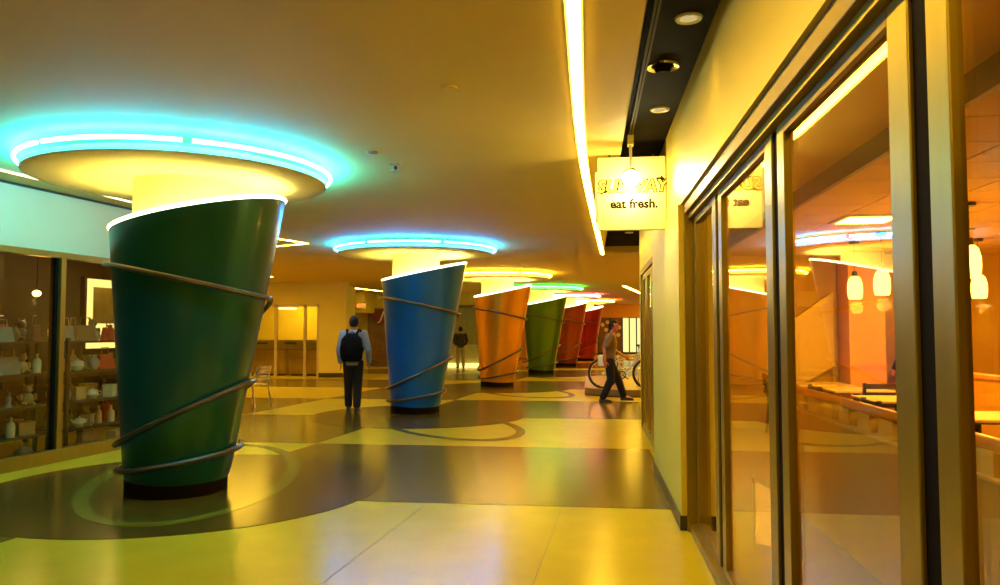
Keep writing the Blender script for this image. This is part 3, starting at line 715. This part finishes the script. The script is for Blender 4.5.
WALKAWAY = dict(pelvis=(0, 0, .96), chest=(0, .02, 1.30), neck=(0, .02, 1.54), head=(0, .04, 1.675),
    shl=(-.20, .01, 1.45), ell=(-.265, -.03, 1.15), wrl=(-.25, .05, .90), shr=(.20, .01, 1.45), elr=(.285, .0, 1.15), wrr=(.28, .10, .90),
    hipl=(-.09, 0, .90), knl=(-.10, .08, .50), anl=(-.10, .10, .085), toel=(-.11, .24, .035), hipr=(.09, 0, .90), knr=(.09, -.02, .49), anr=(.09, -.10, .085), toer=(.10, .05, .035))
pm = person('man seen from behind in a pale blue shirt with a black backpack', (-4.46, 14.03, 0), math.radians(8), WALKAWAY, 1.78, mat('shirt_pale_blue', (.36, .37, .35), .8, var=.08, scale=15), HAIR, trous=DARKT)
M_PACK = mat('backpack_black', (.007, .006, .005), .9, var=.3, scale=12, spec=.1)
bp = thing('backpack', 'black backpack worn by the man in the pale blue shirt', 'backpack', (-4.46, 14.03, 0), math.radians(8))
k = MB(); loft(k, [(0, -.19, .94, .17, .08), (0, -.20, 1.02, .205, .11), (0, -.205, 1.18, .215, .12), (0, -.20, 1.36, .19, .10), (0, -.185, 1.45, .11, .06), (0, -.18, 1.47, .06, .03)], 24)
k.build('bag', M_PACK, bp, True)
k = MB(); loft(k, [(0, -.30, 1.03, .11, .03), (0, -.305, 1.10, .12, .04), (0, -.30, 1.22, .11, .03)], 20); k.build('front_pocket', M_PACK, bp, True)
for s in (-1, 1):
    MB().tube([(s * .09, -.16, 1.45), (s * .115, -.06, 1.535), (s * .125, .06, 1.515), (s * .14, .155, 1.36), (s * .17, .12, 1.16), (s * .17, -.14, 1.06)], .020, 8).build('strap', M_PACK, bp, True)
MB().tube([(-.03, -.17, 1.46), (-.02, -.17, 1.50), (.02, -.17, 1.50), (.03, -.17, 1.46)], .007, 6).build('grab_loop', M_PACK, bp, True)

WALK = dict(pelvis=(0, 0, .93), chest=(0, .03, 1.24), neck=(0, .07, 1.46), head=(0, .11, 1.615),
    shl=(-.19, .03, 1.39), ell=(-.24, .13, 1.12), wrl=(-.20, .34, .98), shr=(.19, .03, 1.39), elr=(.235, -.14, 1.15), wrr=(.22, -.12, .88),
    hipl=(-.09, 0, .88), knl=(-.09, .20, .50), anl=(-.09, .33, .11), toel=(-.09, .47, .075), hipr=(.09, 0, .88), knr=(.09, .02, .48), anr=(.09, -.16, .085), toer=(.10, -.01, .035))
person('walking man in a brown short sleeved shirt and dark trousers', (.40, 16.45, 0), math.radians(-82), WALK, 1.72, mat('shirt_olive_brown', (.24, .14, .045), .7, var=.12, scale=15), HAIR, 'short', trous=DARKT, lookz=math.radians(-35), skin=mat('skin_ruddy', (.62, .20, .07), .5, var=.06))
STAND = dict(pelvis=(0, 0, .96), chest=(0, .01, 1.27), neck=(0, .02, 1.50), head=(0, .05, 1.655),
    shl=(-.20, .0, 1.42), ell=(-.27, .02, 1.15), wrl=(-.18, .16, .98), shr=(.20, .0, 1.42), elr=(.27, .02, 1.15), wrr=(.20, .16, .98),
    hipl=(-.09, 0, .90), knl=(-.11, .02, .50), anl=(-.12, -.02, .085), toel=(-.14, .13, .035), hipr=(.09, 0, .90), knr=(.11, .02, .50), anr=(.12, -.02, .085), toer=(.14, .13, .035))
person('distant man in a dark jacket and pale trousers between blue and orange columns', (-5.3, 31.0, 0), math.radians(15), STAND, 1.75, mat('jacket_dark', (.03, .02, .015), .7), HAIR, vox=.016, trous=mat('trousers_pale', (.34, .27, .12), .7), scale=.96)

# ================================================================ RESTAURANT CONTENTS
# low partition with handrail
t = thing('low_partition', 'low cream partition with an orange wooden handrail behind the glass', 'partition', (1.72, 0, 0))
MB().box(0, .1, -3, 7.6, .004, .85).build('panel', M_PARTI, t)
MB().tube([(.05, -3, 1.0), (.05, 7.6, 1.0)], .035, 12).build('handrail', M_WOODO, t, True)
MB().box(-.01, .11, -3, 7.6, .85, .865).build('cap', M_TABLE, t)
pst = MB().box(.02, .08, -.11, .11, .865, .975).mesh('post', M_TABLE)
for k in range(26): obj('post', pst, t, (0, -1.9 + k * .372, 0))
t = thing('half_wall', 'orange half wall at the rear of the restaurant', 'half wall', (4.32, 9.0, 0))
MB().box(0, .12, -2.5, 2.3, .004, .98).build('panel', M_ORANGE, t); MB().box(-.03, .15, -2.5, 2.3, .98, 1.02).build('cap', M_WOODO, t)
t = thing('square_pillar', 'orange square pillar in the restaurant behind the pendant lamps', 'pillar', (4.01, 11.88, 0))
MB().box(-.25, .25, -.25, .25, .15, 2.66).build('shaft', M_ORANGE, t); MB().box(-.27, .27, -.27, .27, .004, .15).build('base', M_WOOD, t)
MB().box(-.265, .265, -.265, .265, .95, 1.02).build('rail', M_WOODO, t)
# slanted board
t = thing('slanted_board', 'cream slanted board with metal legs left of the orange pillar', 'board', (3.06, 12.08, 0))
pb = [(0, .62), (.62, .98), (.60, 2.10), (0, 1.66)]
def vplate(pts, y0, y1): 
    n = len(pts); return MB().add([(x, y0, z) for x, z in pts] + [(x, y1, z) for x, z in pts], [list(range(n)), list(range(n, 2 * n))] + [[i, (i + 1) % n, n + (i + 1) % n, n + i] for i in range(n)])
vplate(pb, -.02, .02).build('panel', M_TABLE, t)
vplate([(-.01, 1.66), (.61, 2.10), (.61, 2.0), (-.01, 1.56)], -.04, .04).build('top_rail', M_YEL, t)
for x in (.02, .60): MB().tube([(x, 0, .004), (x, 0, 2.1 if x > .3 else 1.66)], .018, 8).build('leg', M_ALU, t, True)
MB().tube([(.1, -.25, .004), (.02, 0, .62)], .014, 8).build('brace', M_ALU, t, True)

M_CHW = mat('chair_wood_dark', (.05, .022, .008), .45, var=.25, scale=4)
def rest_table(x, y, label):
    t = thing('dining_table', label, 'table', (x, y, 0.004), group='restaurant tables')
    MB().box(-.38, .38, -.38, .38, .715, .745).build('table_top', M_TABLE, t, bevel=.008)
    MB().box(-.385, .385, -.385, .385, .705, .717).build('edge_band', M_CHW, t)
    MB().tube([(0, 0, .02), (0, 0, .71)], .035, 10).build('pedestal', M_DARK, t, True)
    for a in (0, PI / 2): MB().box(-.28, .28, -.03, .03, 0, .03, T=Matrix.Rotation(a, 4, 'Z')).build('foot', M_DARK, t)
def rest_chair(x, y, r, label):
    t = thing('dining_chair', label, 'chair', (x, y, 0.004), r, group='restaurant chairs')
    MB().box(-.21, .21, -.2, .21, .43, .47).build('seat', M_CHW, t, bevel=.008)
    for s in (-1, 1):
        MB().box(s * .19 - .018, s * .19 + .018, .165, .2, 0, .43).build('leg', M_CHW, t)
        MB().add([(s * .19 - .018 + dx, y + dy, z) for z, y in ((0, -.24), (.45, -.2), (.88, -.27)) for dx, dy in ((0, 0), (.036, 0), (.036, .035), (0, .035))], [[4 * i + k, 4 * i + (k + 1) % 4, 4 * i + 4 + (k + 1) % 4, 4 * i + 4 + k] for i in range(2) for k in range(4)] + [[0, 1, 2, 3], [8, 9, 10, 11]]).build('leg', M_CHW, t)
    for z in (.62, .74, .84): MB().box(-.18, .18, -.255 - (z - .62) * .1, -.235 - (z - .62) * .1, z - .03, z + .03).build('back_slat', M_CHW, t)
TY = [5.6, 7.34, 9.09, 10.46, 11.5]
for i, y in enumerate(TY):
    rest_table(3.45 if i < 4 else 3.3, y, 'cream topped restaurant table, %s from the camera in the row' % ordinal(i))
    if i < 4: rest_chair(3.45, y - .62, 0, 'dark wooden chair on the camera side of the %s table' % ordinal(i))
    if i > 0: rest_chair(2.8, y, -PI / 2, 'dark wooden chair on the corridor side of the %s table' % ordinal(i))
# pendants
M_PEND = emit('pendant_glass', (1.0, .45, .05), 9.0)
def pendant(x, y, z, label):
    t = thing('pendant_lamp', label, 'pendant lamp', (x, y, z), group='amber pendant lamps')
    MB().lathe([(.045, .15), (.07, .12), (.09, .04), (.092, -.05), (.082, -.13), (.07, -.145), (0, -.145)], 24).build('shade', M_PEND, t, True)
    d = bpy.data.lights.new('pendant_bulb', 'POINT'); d.energy = 14; d.color = (1, .55, .08); d.shadow_soft_size = .08
    o = bpy.data.objects.new('pendant_bulb', d); COL.objects.link(o); o.location = (0, 0, -.26); o.parent = t
    MB().lathe([(0, .22), (.03, .22), (.038, .15), (.045, .145), (0, .145)], 16).build('socket', M_CHW, t, True)
    MB().tube([(0, 0, .22), (0, 0, 2.66 - z)], .004, 6).build('cord', M_CHW, t); MB().lathe([(0, 2.645 - z), (.06, 2.645 - z), (.065, 2.68 - z), (0, 2.68 - z)], 20).build('canopy', M_CHW, t, True)
pendant(3.45, 10.415, 2.07, 'glowing amber pendant lamp left of the other one before the orange pillar')
pendant(3.45, 9.486, 2.076, 'glowing amber pendant lamp over the third table before the orange pillar')
pendant(3.45, 7.373, 2.134, 'largest glowing amber pendant lamp at the right edge')
pendant(4.9, 10.26, 2.063, 'small glowing amber pendant lamp behind the largest one')
t = thing('booth_bench', 'long dark booth bench against the low partition', 'bench', (1.86, 0, .004))
MB().box(0, .08, -2.9, 7.5, .40, .98).build('backrest', mat('bench_dark', (.015, .007, .003), .7), t); MB().box(.08, .48, -2.9, 7.5, .40, .46).build('seat', M_CHW, t); MB().box(.02, .44, -2.9, 7.5, 0, .40).build('base', M_WOOD, t)
# seated worker at the back, shelving
person('person with dark hair and dark top at the rear of the restaurant', (4.68, 11.8, 0.004), math.radians(100), STAND, 1.7, mat('top_dark', (.05, .025, .015), .7), HAIR, vox=.016, trous=DARKT, scale=.95)
t = thing('steel_shelf', 'dark metal shelf rack at the right edge behind the half wall', 'shelf', (5.6, 9.6, 0.004))
for x in (-.6, .6):
    for y in (-.25, .25): MB().box(x - .02, x + .02, y - .02, y + .02, 0, 2.1).build('post', M_DARK, t)
for z in (.3, .8, 1.3, 1.75, 2.08): MB().box(-.62, .62, -.27, .27, z, z + .025).build('shelf_board', M_WOOD, t)
# small orange board on the restaurant floor, given a glow to show in shade
t = thing('floor_sign', 'small orange board with added glow standing on the floor behind the glass', 'sign', (1.22, 5.5, 0.004), math.radians(10))
MB().add([(-.09, 0, .04), (.09, 0, 0), (.09, 0, .36), (-.09, 0, .46), (-.09, .02, .04), (.09, .02, 0), (.09, .02, .36), (-.09, .02, .46)], [[0, 1, 2, 3], [4, 5, 6, 7], [0, 1, 5, 4], [1, 2, 6, 5], [2, 3, 7, 6], [3, 0, 4, 7]]).build('panel', emit('board_orange_glow', (1, .42, .03), .5), t)
MB().tube([(-.1, .01, 0), (-.1, .01, .50)], .010, 8).build('post', M_ALU, t, True)
# restaurant soffit lamp
t = thing('soffit_downlight', 'bright round downlight in the restaurant soffit above the glass', 'ceiling light', (1.29, 3.9, 2.82))
MB().lathe([(.06, -.006), (.085, -.010), (.09, 0), (.06, 0)], 28, closed=True).build('trim_ring', M_WHITE, t, True)
MB().lathe([(0, -.005), (.06, -.005), (.06, 0), (0, 0)], 24).build('lens', emit('soffit_lens', (1, .75, .3), 9), t, True)

# ================================================================ GIFT SHOP CONTENTS
def lplace(y, off, z): x, yy = lw(y, off); return (x, yy, z)
rack_z = [.28, .62, 1.0, 1.38]
M_RACK = mat('rack_dark', (.05, .032, .015), .5)
for n, (a, b) in enumerate(((7.0, 8.6), (8.7, 10.3))):
    t = thing('display_rack', 'dark display rack in the shop window, %s mullion' % ('left of the' if n == 0 else 'right of the'), 'rack')
    for y in (a + .02, b - .02):
        for o_ in (.42, .88): m = MB(); lbox(m, y - .02, y + .02, o_ - .02, o_ + .02, 0, 1.45 if n == 0 else 1.42); m.build('post', M_RACK, t)
    for z in rack_z: m = MB(); lbox(m, a, b, .4, .9, z - .025, z); m.build('shelf_board', M_RACK, t)
C_ = {'white': (.75, .68, .45), 'cream': (.62, .50, .2), 'brown': (.24, .13, .05), 'red': (.55, .05, .03), 'olive': (.26, .26, .06), 'grey': (.35, .32, .22), 'tan': (.45, .32, .12)}
def item_mesh(kind, col):
    key = 'item_%s_%s' % (kind, col)
    me = bpy.data.meshes.get(key)
    if me: return me
    m = MB(); mt = mat('ware_' + col, C_[col], .35, var=.15, scale=10)
    if kind == 'bottle': m.lathe([(0, 0), (.045, 0), (.048, .12), (.04, .15), (.016, .17), (.016, .21), (.02, .22), (0, .22)], 16)
    elif kind == 'vase': m.lathe([(0, 0), (.04, 0), (.075, .06), (.07, .11), (.03, .15), (.04, .18), (.032, .18), (.02, .14), (0, .14)], 18)
    elif kind == 'plush bear':
        m.ell((0, 0, .08), (.07, .06, .08)); m.ell((0, 0, .19), (.055, .055, .05))
        for s in (-1, 1): m.ell((s * .04, 0, .235), (.02, .012, .02), 8); m.ell((s * .075, .02, .10), (.025, .025, .045), 8); m.ell((s * .045, .06, .03), (.028, .045, .028), 8)
    elif kind == 'box': m.box(-.09, .09, -.06, .06, 0, .13); m.box(-.095, .095, -.065, .065, .13, .155)
    elif kind == 'teapot':
        m.lathe([(0, 0), (.05, 0), (.08, .05), (.065, .10), (.03, .115), (.012, .12), (.012, .14), (0, .14)], 18); m.tube([(.06, 0, .05), (.11, 0, .08), (.125, 0, .11)], [.018, .012, .009], 8)
        m.tube([(-.065, 0, .08), (-.115, 0, .085), (-.11, 0, .04), (-.07, 0, .035)], .008, 6)
    elif kind == 'figurine': m.lathe([(0, 0), (.05, 0), (.045, .02), (.025, .05), (.035, .10), (.02, .14), (0, .15)], 14); m.ell((0, 0, .165), .024, 10)
    elif kind == 'handbag':
        m.add([(x * (.13 if z < .1 else .10), y * (.05 if z < .1 else .03), z) for z in (0, .18) for x, y in ((-1, -1), (1, -1), (1, 1), (-1, 1))], [[0, 1, 2, 3], [4, 5, 6, 7]] + [[k, (k + 1) % 4, 4 + (k + 1) % 4, 4 + k] for k in range(4)])
        m.tube([(-.06, 0, .18), (-.05, 0, .27), (.05, 0, .27), (.06, 0, .18)], .007, 6)
    return m.mesh(key, mt, True)
KIND_COL = [('bottle', ('white', 'cream', 'olive')), ('vase', ('cream', 'brown', 'grey', 'white')), ('plush bear', ('tan', 'brown', 'cream')), ('box', ('cream', 'tan', 'white')), ('teapot', ('white', 'grey')), ('figurine', ('white', 'grey', 'olive')), ('handbag', ('red', 'brown', 'grey'))]
SHN = {-1: 'on the shop floor', 0: 'on the lowest shelf', 1: 'on the second shelf', 2: 'on the third shelf', 3: 'on the top shelf'}
rnd = random.Random(11); cnt = {}
for ri, (a, b) in enumerate(((7.0, 8.6), (8.7, 10.3))):
    for si, z in enumerate(rack_z):
        y = a + .14
        while y < b - .1:
            if si == 3: kind, cols = rnd.choice([KIND_COL[2], KIND_COL[2], KIND_COL[1], KIND_COL[6]])
            elif si == 0: kind, cols = rnd.choice([KIND_COL[0], KIND_COL[4], KIND_COL[3], KIND_COL[0]])
            else: kind, cols = rnd.choice(KIND_COL)
            colr = rnd.choice(cols); key = (ri, si, kind, colr); i = cnt.get(key, 0); cnt[key] = i + 1
            o = obj(kind.replace(' ', '_'), item_mesh(kind, colr), None, lplace(y, .52 + rnd.random() * .12, z), (0, 0, -PI / 2 - LA + rnd.uniform(-.5, .5)), (1, 1, rnd.uniform(.92, 1.15)))
            tag(o, '%s %s %s %s of the mullion, %s from the left' % (colr, kind, SHN[si], 'left' if ri == 0 else 'right', ordinal(i)), kind, 'gift shop wares')
            y += rnd.uniform(.19, .27)
rnd = random.Random(23); cnt = {}
for ri, (a, b) in enumerate(((7.0, 8.6), (8.7, 10.3))):
    for si, z in enumerate(rack_z):
        y = a + .16
        while y < b - .12:
            kind, cols = rnd.choice(KIND_COL if si < 3 else [KIND_COL[2], KIND_COL[6], KIND_COL[1]])
            colr = rnd.choice(cols); key = (ri, si, kind, colr); i = cnt.get(key, 0); cnt[key] = i + 1
            o = obj(kind.replace(' ', '_'), item_mesh(kind, colr), None, lplace(y, .79, z), (0, 0, -PI / 2 - LA + rnd.uniform(-.4, .4)), (1, 1, rnd.uniform(1.05, 1.25)))
            tag(o, '%s %s, back of %s shelf %s of mullion, %s from left' % (colr, kind, ('lowest', 'second', 'third', 'top')[si], 'left' if ri == 0 else 'right', ordinal(i)), kind, 'gift shop wares')
            y += rnd.uniform(.26, .34)
for i, (y, kind, colr) in enumerate(((7.4, 'box', 'tan'), (8.0, 'vase', 'brown'), (8.95, 'handbag', 'brown'), (9.45, 'box', 'cream'), (9.95, 'box', 'white'))):
    o = obj(kind, item_mesh(kind, colr), None, lplace(y, .30, 0), (0, 0, -PI / 2 - LA), (1.3, 1.3, 1.3)); tag(o, '%s %s standing on the shop floor behind the sill, %s from the left' % (colr, kind, ordinal(i)), kind, 'gift shop wares')
# poster board, its brightness put in as glow
t = thing('poster_board', 'bright white poster board with a grey bag picture in the shop', 'poster')
m = MB(); lbox(m, 10.15, 10.95, 1.5, 1.54, 1.25, 2.28); m.build('board', emit('poster_glow', (1.0, .82, .28), .8), t)
m = MB(); lbox(m, 10.28, 10.82, 1.485, 1.5, 1.62, 2.16); m.build('picture', mat('poster_grey', (.22, .19, .06), .5, var=.3, scale=5), t)
m = MB(); lbox(m, 10.1, 10.14, 1.48, 1.56, 0, 2.3); lbox(m, 10.96, 11.0, 1.48, 1.56, 0, 2.3); m.build('stand', M_RACK, t)
t = thing('shop_spot', 'small glowing orange bulb high in the dark shop', 'lamp', lplace(8.7, .9, 1.98))
MB().ell((0, 0, 0), (.05, .05, .04), 12).build('bulb', emit('bulb_orange', (1, .45, .10), 9), t, True); MB().tube([(0, 0, .04), (0, 0, .72)], .006, 6).build('cord', M_RACK, t)
d = bpy.data.lights.new('shop_lamp', 'POINT'); d.energy = 4; d.color = (1, .62, .18); d.shadow_soft_size = .06
o = bpy.data.objects.new('shop_lamp', d); COL.objects.link(o); o.location = (0, 0, -.09); o.parent = t
t = thing('shop_spot', 'frosted ceiling lamp over the right shop rack', 'lamp', lplace(10.2, 1.0, 2.55))
MB().lathe([(0, 0), (.10, 0), (.12, .04), (.10, .15), (0, .15)], 20).build('diffuser', emit('shop_lamp_glow', (1, .7, .25), 3), t, True)
d = bpy.data.lights.new('shop_lamp', 'POINT'); d.energy = 11; d.color = (1, .66, .2); d.shadow_soft_size = .12
o = bpy.data.objects.new('shop_lamp', d); COL.objects.link(o); o.location = (0, 0, -.08); o.parent = t
